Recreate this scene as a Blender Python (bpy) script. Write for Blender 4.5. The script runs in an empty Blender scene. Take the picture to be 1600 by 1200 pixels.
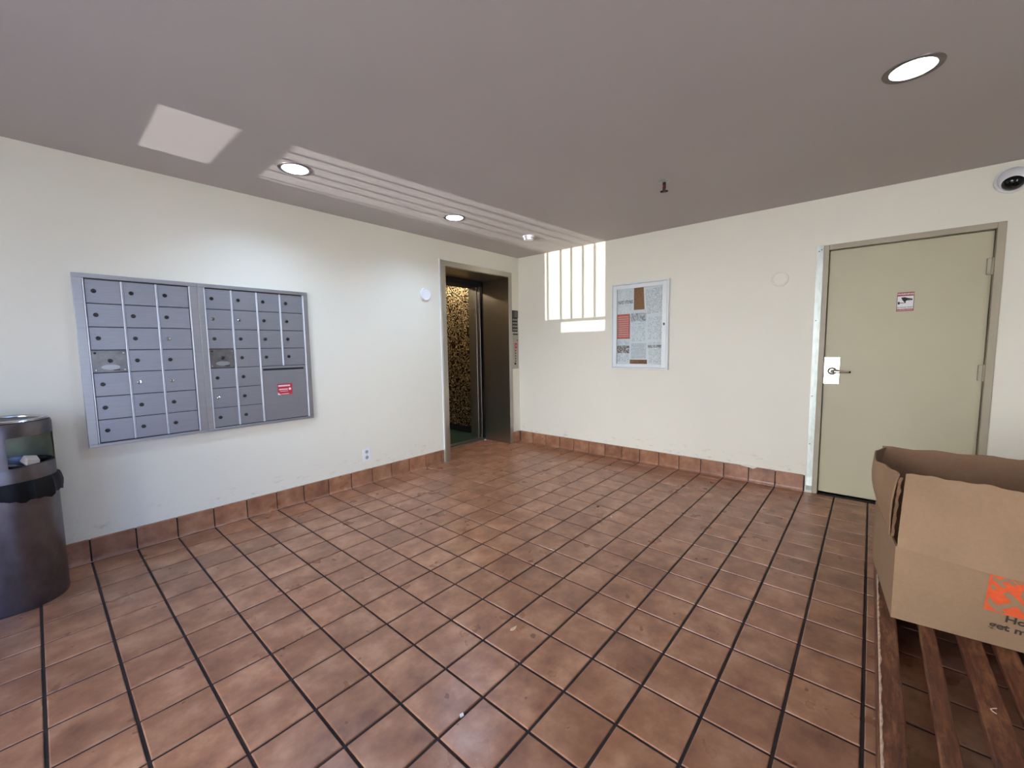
import bpy, bmesh, math, random
from mathutils import Vector, Matrix
random.seed(7)
sc = bpy.context.scene
COL = sc.collection

# ------------------------------------------------------------------ camera
cam_d = bpy.data.cameras.new('camera')
cam = bpy.data.objects.new('camera', cam_d); COL.objects.link(cam)
FPX = 646.54
cam_d.sensor_fit = 'HORIZONTAL'; cam_d.sensor_width = 36.0
cam_d.lens = FPX / 1600 * 36.0
cam_d.clip_start = 0.02; cam_d.clip_end = 200
YAW, PITCH, ROLL = 0.7140, -0.0894, -0.0144
_f = Vector((math.cos(YAW)*math.cos(PITCH), math.sin(YAW)*math.cos(PITCH), math.sin(PITCH)))
_r = Vector((math.sin(YAW), -math.cos(YAW), 0)); _u = _r.cross(_f)
_r2 = _r*math.cos(ROLL) + _u*math.sin(ROLL); _u2 = -_r*math.sin(ROLL) + _u*math.cos(ROLL)
CAM = Vector((-4.277, -3.569, 1.279))
cam.matrix_world = Matrix(((_r2.x, _u2.x, -_f.x, CAM.x), (_r2.y, _u2.y, -_f.y, CAM.y), (_r2.z, _u2.z, -_f.z, CAM.z), (0, 0, 0, 1)))
sc.camera = cam
def project(p):
    d = Vector(p) - CAM; w = d.dot(_f)
    if w < 0.05: return None
    return (800 + FPX*d.dot(_r2)/w, 600 - FPX*d.dot(_u2)/w)

# ------------------------------------------------------------------ world, light, exposure
world = bpy.data.worlds.new('daylight'); sc.world = world; world.use_nodes = True
bg = world.node_tree.nodes['Background']
bg.inputs['Color'].default_value = (0.24, 0.46, 1.0, 1); bg.inputs['Strength'].default_value = 4.6
sc.view_settings.view_transform = 'Standard'; sc.view_settings.look = 'None'
sc.view_settings.gamma = 1.0; sc.view_settings.use_curve_mapping = False
sc.view_settings.exposure = 0.08
# high sun from the far side of the building: lights the street and the house fronts opposite
sun = bpy.data.lights.new('sun', 'SUN'); sun.energy = 62; sun.color = (1.0, 1.0, 1.0); sun.angle = math.radians(0.6)
suno = bpy.data.objects.new('sun', sun); COL.objects.link(suno)
suno.rotation_euler = Vector((-0.70, 0.25, -0.66)).to_track_quat('-Z', 'Y').to_euler()
# low sunlight thrown back by something shiny on the street, reaching in through the barred side gate
sl = bpy.data.lights.new('sun_glint', 'SPOT'); sl.energy = 6600; sl.color = (1.0, 0.985, 0.97)
sl.spot_size = math.radians(10.5); sl.spot_blend = 0.1; sl.shadow_soft_size = 0.011
so = bpy.data.objects.new('sun_glint', sl); COL.objects.link(so)
so.location = (-12.8, -0.31, 0.3)
so.rotation_euler = (Vector((-5.5, -0.62, 1.5)) - so.location).to_track_quat('-Z', 'Y').to_euler()

# ------------------------------------------------------------------ materials
def srgb(r, g, b):
    f = lambda c: (c/255/12.92) if c <= 10.3 else (((c/255)+0.055)/1.055)**2.4
    return (f(r), f(g), f(b), 1)
class NT:
    def __init__(s, name):
        s.m = bpy.data.materials.new(name); s.m.use_nodes = True
        s.t = s.m.node_tree; s.n = s.t.nodes; s.l = s.t.links
        s.b = s.n['Principled BSDF']; s.out = s.n['Material Output']
    def add(s, typ, **kw):
        n = s.n.new(typ)
        for k, v in kw.items(): setattr(n, k, v)
        return n
    def link(s, a, b): s.l.new(a, b)
    def pos(s): return s.add('ShaderNodeNewGeometry').outputs['Position']
    def obj(s): return s.add('ShaderNodeTexCoord').outputs['Object']
    def gen(s): return s.add('ShaderNodeTexCoord').outputs['Generated']
    def mapping(s, v, scale=(1, 1, 1), loc=(0, 0, 0)):
        m = s.add('ShaderNodeMapping'); m.inputs['Scale'].default_value = scale; m.inputs['Location'].default_value = loc
        s.link(v, m.inputs['Vector']); return m.outputs['Vector']
    def noise(s, v, scale, detail=3, rough=0.5):
        n = s.add('ShaderNodeTexNoise'); n.inputs['Scale'].default_value = scale
        n.inputs['Detail'].default_value = detail; n.inputs['Roughness'].default_value = rough
        s.link(v, n.inputs['Vector']); return n.outputs['Fac']
    def ramp(s, v, stops):
        r = s.add('ShaderNodeValToRGB'); e = r.color_ramp.elements
        while len(e) < len(stops): e.new(0.5)
        for el, (p, c) in zip(e, stops): el.position = p; el.color = c if len(c) == 4 else (*c, 1)
        s.link(v, r.inputs['Fac']); return r.outputs['Color']
    def mix(s, f, a, b, mode='MIX'):
        m = s.add('ShaderNodeMix', data_type='RGBA', blend_type=mode)
        for k, v in ((0, f), (6, a), (7, b)):
            if isinstance(v, (int, float)): m.inputs[k].default_value = v
            elif isinstance(v, tuple): m.inputs[k].default_value = v
            else: s.link(v, m.inputs[k])
        return m.outputs[2]
    def math(s, op, a, b=0.0, c=None):
        m = s.add('ShaderNodeMath', operation=op)
        for k, v in ((0, a), (1, b)) + (((2, c),) if c is not None else ()):
            if isinstance(v, (int, float)): m.inputs[k].default_value = v
            else: s.link(v, m.inputs[k])
        return m.outputs[0]
    def col(s, c): 
        if isinstance(c, tuple): s.b.inputs['Base Color'].default_value = c
        else: s.link(c, s.b.inputs['Base Color'])
    def set(s, **kw):
        for k, v in kw.items():
            k = k.replace('_', ' ')
            if isinstance(v, (int, float, tuple)): s.b.inputs[k].default_value = v
            else: s.link(v, s.b.inputs[k])
    def bump(s, h, strength=0.3, dist=0.002):
        b = s.add('ShaderNodeBump'); b.inputs['Strength'].default_value = strength; b.inputs['Distance'].default_value = dist
        s.link(h, b.inputs['Height']); s.link(b.outputs['Normal'], s.b.inputs['Normal'])
W, K = (1, 1, 1), (0, 0, 0)
def g(v): return (v, v, v)

def simple(name, c, rough=0.5, metal=0.0, nscale=0, namp=0.12, bump=0.0):
    t = NT(name); t.set(Roughness=rough, Metallic=metal)
    if nscale:
        f = t.noise(t.pos(), nscale, 4)
        lo = tuple(x*(1-namp) for x in c[:3]); hi = tuple(min(1, x*(1+namp)) for x in c[:3])
        t.col(t.ramp(f, [(0.3, lo), (0.7, hi)]))
        if bump: t.bump(f, bump)
    else: t.col(c)
    return t.m
MT = {}
def wall_paint(name, c, dirt=True, rough=0.55):
    t = NT(name); p = t.pos(); t.set(Roughness=rough)
    f = t.noise(p, 0.9, 3); base = t.mix(0.5, tuple(c), t.ramp(f, [(0.3, tuple(x*0.95 for x in c[:3])), (0.7, tuple(min(1, x*1.03) for x in c[:3]))]))
    if dirt:
        # scuffs: a sparse streaky grime band just over the cove base and odd marks higher up
        sep = t.add('ShaderNodeSeparateXYZ'); t.link(p, sep.inputs[0]); z = sep.outputs['Z']
        low = t.math('MULTIPLY', t.ramp(z, [(0.145, W), (0.235, g(0.75)), (0.30, K)]), 1.0)
        sm = t.ramp(t.noise(t.mapping(p, (9, 9, 26)), 1.0, 6, 0.7), [(0.56, K), (0.72, W)])
        sm2 = t.ramp(t.noise(t.mapping(p, (5, 5, 7)), 1.0, 6, 0.75), [(0.64, K), (0.76, W)])
        up = t.ramp(t.math('MULTIPLY', z, 0.4), [(0.05, g(0.9)), (0.55, g(0.3)), (0.7, K)])
        a = t.math('MULTIPLY', low, sm); b = t.math('MULTIPLY', up, sm2)
        base = t.mix(t.math('MULTIPLY', a, 0.55), base, srgb(128, 118, 108))
        base = t.mix(t.math('MULTIPLY', b, 0.33), base, srgb(140, 128, 112))
    t.col(base)
    t.bump(t.noise(p, 130, 3, 0.6), 0.25, 0.0015)
    return t.m
MT['wall'] = wall_paint('cream_wall_paint', srgb(232, 227, 209))
MT['ceiling'] = wall_paint('ceiling_paint', srgb(190, 183, 178), dirt=False, rough=0.8)
MT['door_paint'] = simple('door_paint', srgb(190, 182, 150), 0.5, 0, 1.3, 0.04)
MT['frame_paint'] = simple('door_frame_paint', srgb(172, 161, 138), 0.5, 0, 4, 0.06)
P = 0.2112; XO = -0.3328; YO = -0.01725; GR = 0.0105
def tile_mat(name, dark=1.0):
    t = NT(name); p = t.pos()
    cell = t.mapping(p, (1/P, 1/P, 1/P), (-XO/P, -YO/P, 0.02))
    fl = t.add('ShaderNodeVectorMath', operation='FLOOR'); t.link(cell, fl.inputs[0])
    wn = t.add('ShaderNodeTexWhiteNoise', noise_dimensions='3D'); t.link(fl.outputs[0], wn.inputs['Vector'])
    off = t.add('ShaderNodeVectorMath', operation='MULTIPLY_ADD'); t.link(wn.outputs['Color'], off.inputs[0])
    off.inputs[1].default_value = (7, 7, 7); t.link(p, off.inputs[2])
    cl = t.noise(off.outputs[0], 7.5, 5, 0.62)
    k = dark
    base = t.ramp(cl, [(0.30, tuple(x*k for x in srgb(126, 84, 62)[:3])), (0.5, tuple(x*k for x in srgb(157, 109, 80)[:3])), (0.70, tuple(x*k for x in srgb(184, 138, 107)[:3]))])
    tint = t.ramp(wn.outputs['Value'], [(0.0, g(0.86)), (1.0, g(1.08))])
    base = t.mix(1.0, base, tint, 'MULTIPLY')
    # brown drip spots and grey scuffs
    sp = t.ramp(t.noise(p, 17, 2, 0.4), [(0.735, K), (0.755, W)])
    base = t.mix(t.math('MULTIPLY', sp, 0.6), base, srgb(84, 52, 38))
    sc_ = t.ramp(t.noise(t.mapping(p, (3, 5, 3)), 1.6, 6, 0.75), [(0.55, K), (0.75, W)])
    base = t.mix(t.math('MULTIPLY', sc_, 0.28), base, srgb(150, 122, 104))
    t.col(base)
    r = t.math('MULTIPLY_ADD', t.noise(p, 5, 4), 0.24, 0.19)
    t.set(Roughness=r)
    t.bump(t.noise(p, 45, 4, 0.6), 0.12, 0.002)
    return t.m
MT['tile'] = tile_mat('terracotta_tile'); MT['cove'] = tile_mat('terracotta_cove', 0.95)
MT['grout'] = simple('dark_grout', srgb(48, 34, 30), 0.9, 0, 60, 0.25, 0.4)
def metal(name, c, rough, scale=(2, 2, 60), amp=0.1, metallic=1.0, rr=0.1):
    t = NT(name); f = t.noise(t.mapping(t.pos(), scale), 3, 4, 0.6)
    t.col(t.ramp(f, [(0.3, tuple(x*(1-amp) for x in c[:3])), (0.7, tuple(min(1, x*(1+amp)) for x in c[:3]))]))
    t.set(Metallic=metallic, Roughness=t.math('MULTIPLY_ADD', f, rr, rough-rr/2)); return t.m
MT['alu'] = metal('grey_anodised_aluminium', srgb(154, 155, 159), 0.42, (3, 3, 40), 0.05, 0.65)
MT['alu_frame'] = metal('satin_aluminium_trim', srgb(168, 168, 167), 0.40, (3, 3, 30), 0.05, 0.75)
MT['alu_bright'] = metal('bright_aluminium_bead', srgb(236, 237, 240), 0.35, (2, 2, 2), 0.02, 0.25)
MT['plate_dark'] = metal('worn_steel_plate', srgb(128, 126, 122), 0.38, (8, 8, 8), 0.22, 0.85)
MT['lock'] = simple('dark_lock_barrel', srgb(62, 60, 58), 0.35, 0.8)
MT['lock_bright'] = simple('shiny_lock_barrel', srgb(205, 205, 205), 0.15, 1.0)
MT['black'] = simple('black_gap', srgb(10, 10, 10), 0.7)
MT['steel'] = metal('brushed_stainless', srgb(168, 160, 148), 0.28, (220, 220, 1.0), 0.05, 0.95, 0.03)
MT['steel_frame'] = metal('stainless_frame', srgb(176, 170, 158), 0.33, (40, 40, 1.5), 0.06, 0.9)
MT['steel_bin'] = metal('scuffed_bin_steel', srgb(108, 104, 108), 0.36, (4, 4, 3), 0.22, 0.95, 0.2)
MT['chrome'] = simple('polished_steel', srgb(225, 222, 210), 0.08, 1.0)
MT['galv'] = metal('galvanised_steel', srgb(186, 192, 182), 0.42, (14, 14, 5), 0.14, 0.6)
MT['white'] = simple('white_plastic', srgb(236, 236, 236), 0.35)
MT['white_frame'] = simple('white_enamel_frame', srgb(228, 232, 230), 0.3, 0.1)
MT['cork'] = simple('brown_cork', srgb(150, 102, 62), 0.9, 0, 90, 0.25)
MT['card'] = None
def card(name, c):
    t = NT(name); p = t.pos(); t.set(Roughness=0.85)
    f = t.noise(p, 60, 4, 0.7)
    b = t.ramp(f, [(0.3, tuple(x*0.93 for x in c[:3])), (0.7, tuple(x*1.05 for x in c[:3]))])
    s = t.ramp(t.noise(p, 5, 3), [(0.4, g(0.93)), (0.65, W)])
    t.col(t.mix(1.0, b, s, 'MULTIPLY')); t.bump(t.noise(p, 14, 4, 0.6), 0.15, 0.004)
    return t.m
MT['card'] = card('brown_cardboard', srgb(147, 117, 86)); MT['card_in'] = card('cardboard_inside', srgb(138, 104, 76))
MT['card_edge'] = simple('torn_card_edge', srgb(120, 88, 64), 0.9, 0, 200, 0.4)
def wood():
    t = NT('red_stained_wood'); p = t.pos(); t.set(Roughness=0.6)
    f = t.noise(t.mapping(p, (4, 34, 34)), 2.2, 6, 0.7); q = t.noise(t.mapping(p, (3, 9, 9)), 2.0, 5, 0.7)
    b = t.ramp(f, [(0.3, srgb(60, 30, 18)), (0.55, srgb(104, 58, 34)), (0.75, srgb(140, 88, 52))])
    w = t.ramp(q, [(0.50, K), (0.68, W)])
    b = t.mix(t.math('MULTIPLY', w, 0.55), b, srgb(166, 116, 72))
    sp = t.ramp(t.noise(p, 55, 4, 0.7), [(0.66, K), (0.72, W)])
    b = t.mix(t.math('MULTIPLY', sp, 0.7), b, srgb(40, 18, 12))
    t.col(b); t.bump(f, 0.4, 0.003); return t.m
MT['wood'] = wood()
MT['wood_worn'] = simple('bare_worn_wood', srgb(196, 166, 138), 0.8, 0, 60, 0.3)
MT['bag'] = simple('black_bin_liner', srgb(9, 9, 12), 0.5)
def glass():
    t = NT('clear_glass'); tr = t.add('ShaderNodeBsdfTransparent'); gl = t.add('ShaderNodeBsdfGlossy'); gl.inputs['Roughness'].default_value = 0.03
    fr = t.add('ShaderNodeFresnel'); fr.inputs['IOR'].default_value = 1.45; mx = t.add('ShaderNodeMixShader')
    tr.inputs['Color'].default_value = (0.95, 0.97, 0.96, 1)
    t.link(fr.outputs[0], mx.inputs[0]); t.link(tr.outputs[0], mx.inputs[1]); t.link(gl.outputs[0], mx.inputs[2]); t.link(mx.outputs[0], t.out.inputs['Surface']); return t.m
MT['glass'] = glass()
def emit(name, c, s):
    t = NT(name); t.col((0.8, 0.8, 0.8, 1)); t.set(Emission_Color=c, Emission_Strength=s); return t.m
MT['lamp'] = emit('downlight_lens', (0.49, 0.68, 1.0, 1), 520.0); MT['lamp_dim'] = emit('dim_downlight_lens', (0.80, 0.92, 1.0, 1), 45.0)
MT['car_lamp'] = emit('car_lamp', (1.0, 0.84, 0.60, 1), 54.0)
MT['baffle'] = simple('white_baffle', srgb(240, 242, 245), 0.4)
MT['trim_dark'] = simple('grey_lamp_trim', srgb(120, 112, 108), 0.35, 0.5)
def gold():
    t = NT('gold_floral_laminate'); p = t.pos(); q = t.mapping(p, (1, 1, 1))
    wv = t.add('ShaderNodeTexVoronoi', feature='F1'); wv.inputs['Scale'].default_value = 15
    nz = t.add('ShaderNodeTexNoise'); nz.inputs['Scale'].default_value = 9; t.link(q, nz.inputs['Vector'])
    ad = t.add('ShaderNodeVectorMath', operation='MULTIPLY_ADD'); t.link(nz.outputs['Color'], ad.inputs[0]); ad.inputs[1].default_value = (0.16, 0.16, 0.16); t.link(q, ad.inputs[2])
    t.link(ad.outputs[0], wv.inputs['Vector'])
    d = wv.outputs['Distance']
    ring = t.math('SINE', t.math('MULTIPLY', d, 17.0))
    c = t.ramp(ring, [(0.15, srgb(44, 30, 14)), (0.62, srgb(116, 84, 46)), (0.97, srgb(248, 226, 178))])
    t.col(c); t.set(Metallic=0.6, Roughness=0.34); t.bump(ring, 0.5, 0.006); return t.m
MT['gold'] = gold()
MT['green'] = simple('green_car_floor', srgb(40, 66, 52), 0.5, 0, 20, 0.2)
MT['dark'] = simple('dark_shaft', srgb(26, 24, 22), 0.8)
MT['concrete'] = simple('street_asphalt', srgb(146, 146, 146), 0.9, 0, 3, 0.1)
MT['red'] = simple('red_print', srgb(188, 40, 56), 0.5)
MT['dark_red'] = simple('maroon_print', srgb(150, 36, 44), 0.5)
MT['orange'] = simple('orange_print', srgb(214, 86, 38), 0.8, 0, 40, 0.1)
MT['ink'] = simple('black_print', srgb(30, 27, 24), 0.7)
MT['ink_faded'] = simple('faded_black_print', srgb(62, 48, 36), 0.8)
MT['print_white'] = simple('white_print', srgb(235, 228, 225), 0.5)

def paper_mat(name, paper, ink, rows, cover=0.5, picture=None, head=0):
    """printed sheet: rows of broken text lines, a darker picture block or a heading band"""
    t = NT(name); t.set(Roughness=0.7); u = t.gen()
    sep = t.add('ShaderNodeSeparateXYZ'); t.link(u, sep.inputs[0]); y, z = sep.outputs['Y'], sep.outputs['Z']
    line = t.math('GREATER_THAN', t.math('FRACT', t.math('MULTIPLY', z, rows)), 0.5)
    rown = t.math('FLOOR', t.math('MULTIPLY', z, rows))
    cmb = t.add('ShaderNodeCombineXYZ'); t.link(t.math('MULTIPLY', y, 26.0), cmb.inputs[0]); t.link(t.math('MULTIPLY', rown, 3.7), cmb.inputs[1])
    words = t.math('GREATER_THAN', t.noise(cmb.outputs[0], 1.0, 1), 1.0-cover)
    inside = t.math('MULTIPLY', t.math('GREATER_THAN', y, 0.09), t.math('LESS_THAN', y, 0.91))
    inside = t.math('MULTIPLY', inside, t.math('MULTIPLY', t.math('GREATER_THAN', z, 0.06), t.math('LESS_THAN', z, 0.93)))
    m = t.math('MULTIPLY', t.math('MULTIPLY', line, words), inside)
    c = t.mix(t.math('MULTIPLY', m, 0.62), paper, ink)
    if picture:
        z0, z1, pc = picture
        pm = t.math('MULTIPLY', t.math('GREATER_THAN', z, z0), t.math('LESS_THAN', z, z1))
        pm = t.math('MULTIPLY', pm, t.math('MULTIPLY', t.math('GREATER_THAN', y, 0.05), t.math('LESS_THAN', y, 0.95)))
        pn = t.ramp(t.noise(t.mapping(u, (1, 9, 12)), 1.3, 5), [(0.35, tuple(x*0.35 for x in pc[:3])), (0.5, pc[:3]), (0.62, (0.75, 0.68, 0.66))])
        c = t.mix(pm, c, pn)
    t.col(c); return t.m

# ------------------------------------------------------------------ mesh helpers
def bx(bm, lo, hi, bev=0.0, seg=1):
    lo = Vector(lo); hi = Vector(hi); c = (lo+hi)/2; d = hi-lo
    r = bmesh.ops.create_cube(bm, size=1, matrix=Matrix.Translation(c) @ Matrix.Diagonal((*[abs(x) for x in d], 1)))
    if bev > 0:
        es = list({e for v in r['verts'] for e in v.link_edges})
        bmesh.ops.bevel(bm, geom=es, offset=bev, segments=seg, affect='EDGES', profile=0.6)
def cyl(bm, a, b, r, r2=None, n=24, caps=True):
    a = Vector(a); b = Vector(b); d = b-a; q = Vector((0, 0, 1)).rotation_difference(d)
    bmesh.ops.create_cone(bm, cap_ends=caps, segments=n, radius1=r, radius2=r if r2 is None else r2, depth=d.length,
                          matrix=Matrix.Translation((a+b)/2) @ q.to_matrix().to_4x4())
def lathe(bm, prof, n=40, c=(0, 0, 0), axis='Z', a0=0, a1=2*math.pi):
    """revolve (radius, height) pairs"""
    full = abs(a1-a0-2*math.pi) < 1e-6; rings = []
    for k in range(n if full else n+1):
        a = a0+(a1-a0)*k/n; row = []
        for r, h in prof:
            v = (r*math.cos(a), r*math.sin(a), h)
            if axis == 'Y': v = (v[0], -v[2], v[1])
            if axis == 'X': v = (-v[2], v[0], v[1])
            row.append(bm.verts.new((v[0]+c[0], v[1]+c[1], v[2]+c[2])))
        rings.append(row)
    m = len(rings)
    for k in range(m if full else m-1):
        A, B = rings[k], rings[(k+1) % m]
        for j in range(len(prof)-1):
            try: bm.faces.new((A[j], B[j], B[j+1], A[j+1]))
            except ValueError: pass
    bmesh.ops.remove_doubles(bm, verts=bm.verts, dist=1e-6)
def prism(bm, pts, h0, h1, plane='YZ'):
    """polygon extruded between two heights; plane YZ extrudes along X, XZ along Y, XY along Z"""
    f = {'YZ': lambda a, b, h: (h, a, b), 'XZ': lambda a, b, h: (a, h, b), 'XY': lambda a, b, h: (a, b, h)}[plane]
    A = [bm.verts.new(f(a, b, h0)) for a, b in pts]; B = [bm.verts.new(f(a, b, h1)) for a, b in pts]
    n = len(pts); bm.faces.new(A); bm.faces.new(B[::-1])
    for i in range(n): bm.faces.new((A[i], B[i], B[(i+1) % n], A[(i+1) % n]))
def fin(bm, name, smooth=False):
    bmesh.ops.recalc_face_normals(bm, faces=bm.faces)
    me = bpy.data.meshes.new(name); bm.to_mesh(me); bm.free()
    if smooth:
        for p in me.polygons: p.use_smooth = True
        try: me.set_sharp_from_angle(angle=math.radians(38))
        except Exception: pass
    return me
def obj(name, me, mat, parent=None, loc=(0, 0, 0), rot=None):
    if isinstance(me, bmesh.types.BMesh): me = fin(me, name)
    if mat is not None and not me.materials: me.materials.append(mat)
    o = bpy.data.objects.new(name, me); COL.objects.link(o); o.location = loc
    if rot: o.rotation_euler = rot
    if parent: o.parent = parent
    return o
def B(): return bmesh.new()
def boxm(name, lo, hi, mat, parent=None, bev=0.0, seg=1):
    b = B(); bx(b, lo, hi, bev, seg); return obj(name, b, mat, parent)
def cylm(name, a, b_, r, mat, parent=None, n=24, r2=None):
    b = B(); cyl(b, a, b_, r, r2, n); return obj(name, fin(b, name, True), mat, parent)
def lathem(name, prof, mat, parent=None, n=40, c=(0, 0, 0), axis='Z', a0=0, a1=2*math.pi):
    b = B(); lathe(b, prof, n, c, axis, a0, a1); return obj(name, fin(b, name, True), mat, parent)
def thing(name, label, cat, loc=(0, 0, 0), rotz=0, group=None):
    o = bpy.data.objects.new(name, None); COL.objects.link(o); o.location = loc; o.rotation_euler = (0, 0, rotz)
    o.empty_display_size = 0.05; return tag(o, label, cat, group)
def tag(o, label, cat, group=None):
    o['label'] = label; o['category'] = cat
    if group: o['group'] = group
    return o
def struct(o, label=None):
    o['kind'] = 'structure'
    if label: o['label'] = label
    return o
def empty(name, loc=(0, 0, 0)):
    o = bpy.data.objects.new(name, None); COL.objects.link(o); o.location = loc; o.empty_display_size = 0.05; return o
def text_mesh(s, size, name='lettering', depth=0.0003, bold=0.0):
    """lettering in the XY plane, centred"""
    cu = bpy.data.curves.new(name, 'FONT'); cu.body = s; cu.size = size; cu.align_x = 'CENTER'; cu.align_y = 'CENTER'
    cu.extrude = depth; cu.resolution_u = 3; cu.offset = bold
    to = bpy.data.objects.new(name, cu); COL.objects.link(to)
    bpy.context.view_layer.update()
    dg = bpy.context.evaluated_depsgraph_get(); me = bpy.data.meshes.new_from_object(to.evaluated_get(dg))
    bpy.data.objects.remove(to); bpy.data.curves.remove(cu); me.name = name; me.materials.clear()
    return me
# facing rotations: lettering seen from -X (on the right wall, reading towards -Y) and from -Y (on the left wall, reading towards +X)
ROT_B = Matrix(((0, 0, -1), (-1, 0, 0), (0, 1, 0))).to_4x4()
ROT_A = Matrix(((1, 0, 0), (0, 0, -1), (0, 1, 0))).to_4x4()
def letter(s, size, mat, parent, pos, rot, name='lettering', bold=0.0, sx=1.0, tilt=0.0):
    me = text_mesh(s, size, name, 0.0003, bold)
    me.transform(Matrix.Translation(pos) @ rot @ Matrix.Rotation(tilt, 4, 'Z') @ Matrix.Diagonal((sx, 1, 1, 1)))
    return obj(name, me, mat, parent)

# ------------------------------------------------------------------ the room
H = 2.438; XW = -5.5; YS = -6.4; RD = 0.44     # ceiling, west wall, open south side, depth of the lift recess
EX0, EX1, EZ = -1.265, -0.222, 2.165           # lift opening
DY0, DY1, DZ = -3.278, -4.165, 2.02            # door slab, right wall
b = B()
bx(b, (XW-0.2, 0, -0.1), (EX0, RD, H+0.1)); bx(b, (EX1, 0, -0.1), (0.0, RD, H+0.1)); bx(b, (EX0, 0, EZ), (EX1, RD, H+0.1))
struct(obj('wall_left', b, MT['wall']))
b = B()
bx(b, (0, YS, -0.1), (0.2, DY1-0.045, H+0.1)); bx(b, (0, DY0+0.037, -0.1), (0.2, RD, H+0.1))
bx(b, (0, DY1-0.045, DZ+0.04), (0.2, DY0+0.037, H+0.1)); bx(b, (0.16, DY1-0.045, -0.1), (0.2, DY0+0.037, DZ+0.04))
struct(obj('wall_right', b, MT['wall']))
# ceiling with round holes for the recessed lamps
LAMPS = [(-3.08, -0.713, 0.083), (-1.713, -0.695, 0.080), (-1.722, -3.648, 0.083)]
b = B()
def loop(pts):
    vs = [b.verts.new((x, y, H)) for x, y in pts]; return [b.edges.new((vs[i], vs[(i+1) % len(vs)])) for i in range(len(vs))]
es = loop([(XW, YS), (0, YS), (0, 0), (XW, 0)])
for lx, ly, lr in LAMPS: es += loop([(lx+lr*math.cos(a*math.pi/18), ly+lr*math.sin(a*math.pi/18)) for a in range(36)])
bmesh.ops.triangle_fill(b, edges=es, use_beauty=True, use_dissolve=False, normal=(0, 0, -1))
bx(b, (XW-0.2, YS, H+0.16), (0.2, 2.4, H+0.26))
struct(obj('ceiling', b, MT['ceiling']))
# west wall with the barred gate the low light comes through
GY0, GY1, GZ0, GZ1 = -0.858, -0.378, 0.95, 2.034
b = B()
WY0, WY1 = -3.3, -1.45                        # wide street opening behind the camera's left shoulder
bx(b, (XW-0.2, GY1, -0.1), (XW, 0, H+0.1)); bx(b, (XW-0.2, WY1, -0.1), (XW, GY0, H+0.1)); bx(b, (XW-0.2, GY0, GZ1), (XW, GY1, H+0.1))
bx(b, (XW-0.2, YS, -0.1), (XW, WY0, H+0.1)); bx(b, (XW-0.2, WY0, 2.15), (XW, WY1, H+0.1))
struct(obj('wall_west', b, MT['wall']))
gt = struct(empty('door_3', (XW, 0, 0)), 'barred side gate in the west wall')
boxm('lower_panel', (-0.06, GY0, 0.02), (-0.02, GY1, GZ0), MT['black'], gt)
boxm('lock_rail', (-0.06, GY0, 1.023), (-0.02, GY1, 1.041), MT['black'], gt)
boxm('lock_box', (-0.06, -0.515, GZ0), (-0.02, GY1, 1.03), MT['black'], gt)
boxm('transom_rail', (-0.06, GY0, 1.921), (-0.02, GY1, 1.959), MT['black'], gt)
for q in (0.03, 0.27, 0.455, 0.65, 0.84):
    yw = -0.45-0.814*q; yg = -0.31+(yw+0.31)*0.5703
    boxm('gate_bar', (-0.05, yg-0.0085, 1.03), (-0.03, yg+0.0085, 1.93), MT['black'], gt)
# south side: open to the street between piers
b = B()
bx(b, (XW, YS-0.3, 2.2), (0.2, YS, H+0.26)); bx(b, (XW-0.2, YS-0.3, -0.1), (XW+0.25, YS, 2.2)); bx(b, (-0.5, YS-0.3, -0.1), (0.2, YS, 2.2))
bx(b, (-3.6, YS-0.3, -0.1), (-0.5, YS, 2.2))
struct(obj('wall_south', b, MT['wall']))
b = B(); bx(b, (-40, -40, -0.3), (40, YS-0.3, -0.05)); bx(b, (-40, YS-0.3, -0.3), (XW-0.2, 20, -0.05))
struct(obj('ground_outside', b, MT['concrete']))
struct(boxm('wall_opposite', (-16.5, -12, -0.05), (-16, 12, 6.5), simple('sunny_stucco', srgb(226, 226, 226), 0.9)))

# ------------------------------------------------------------------ floor: grout bed and tiles
fl = struct(boxm('floor', (XW-0.2, YS, -0.2), (0.2, RD, -0.0045), MT['grout']))
AREAS = [(XW, YS, -0.012, -0.0125), (EX0-0.0, -0.0125, EX1, RD-0.012)]
tmesh = {}
def tile_mesh(w, h):
    key = (round(w, 4), round(h, 4))
    if key not in tmesh:
        b = B(); bx(b, (-w/2, -h/2, -0.012), (w/2, h/2, 0))
        top = [e for e in b.edges if all(v.co.z > -0.001 for v in e.verts)]
        bmesh.ops.bevel(b, geom=top, offset=0.0036, segments=2, affect='EDGES', profile=0.5)
        me = fin(b, 'tile'); me.materials.append(MT['tile']); tmesh[key] = me
    return tmesh[key]
cells = []
for i in range(-3, 27):
    for k in range(-4, 32):
        x1 = XO-i*P; x0 = x1-P; y1 = YO-k*P; y0 = y1-P
        for ax0, ay0, ax1, ay1 in AREAS:
            cx0, cx1 = max(x0+GR/2, ax0), min(x1-GR/2, ax1); cy0, cy1 = max(y0+GR/2, ay0), min(y1-GR/2, ay1)
            if ay0 > -0.1 and cy0 == ay0 and y0+GR/2 < ay0: continue            # belongs to the row in the room
            if ay0 < -0.1 and y1-GR/2 > 0.05 : continue
            if ay0 < -0.1 and cy1 == ay1 and y1-GR/2 > ay1+0.004:               # row cut at the wall, whole in the lift recess
                if x0 > EX0-0.02 and x1 < EX1+0.02: cy1 = y1-GR/2
            if cx1-cx0 < 0.012 or cy1-cy0 < 0.012: continue
            cells.append((cx0, cy0, cx1, cy1))
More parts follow.
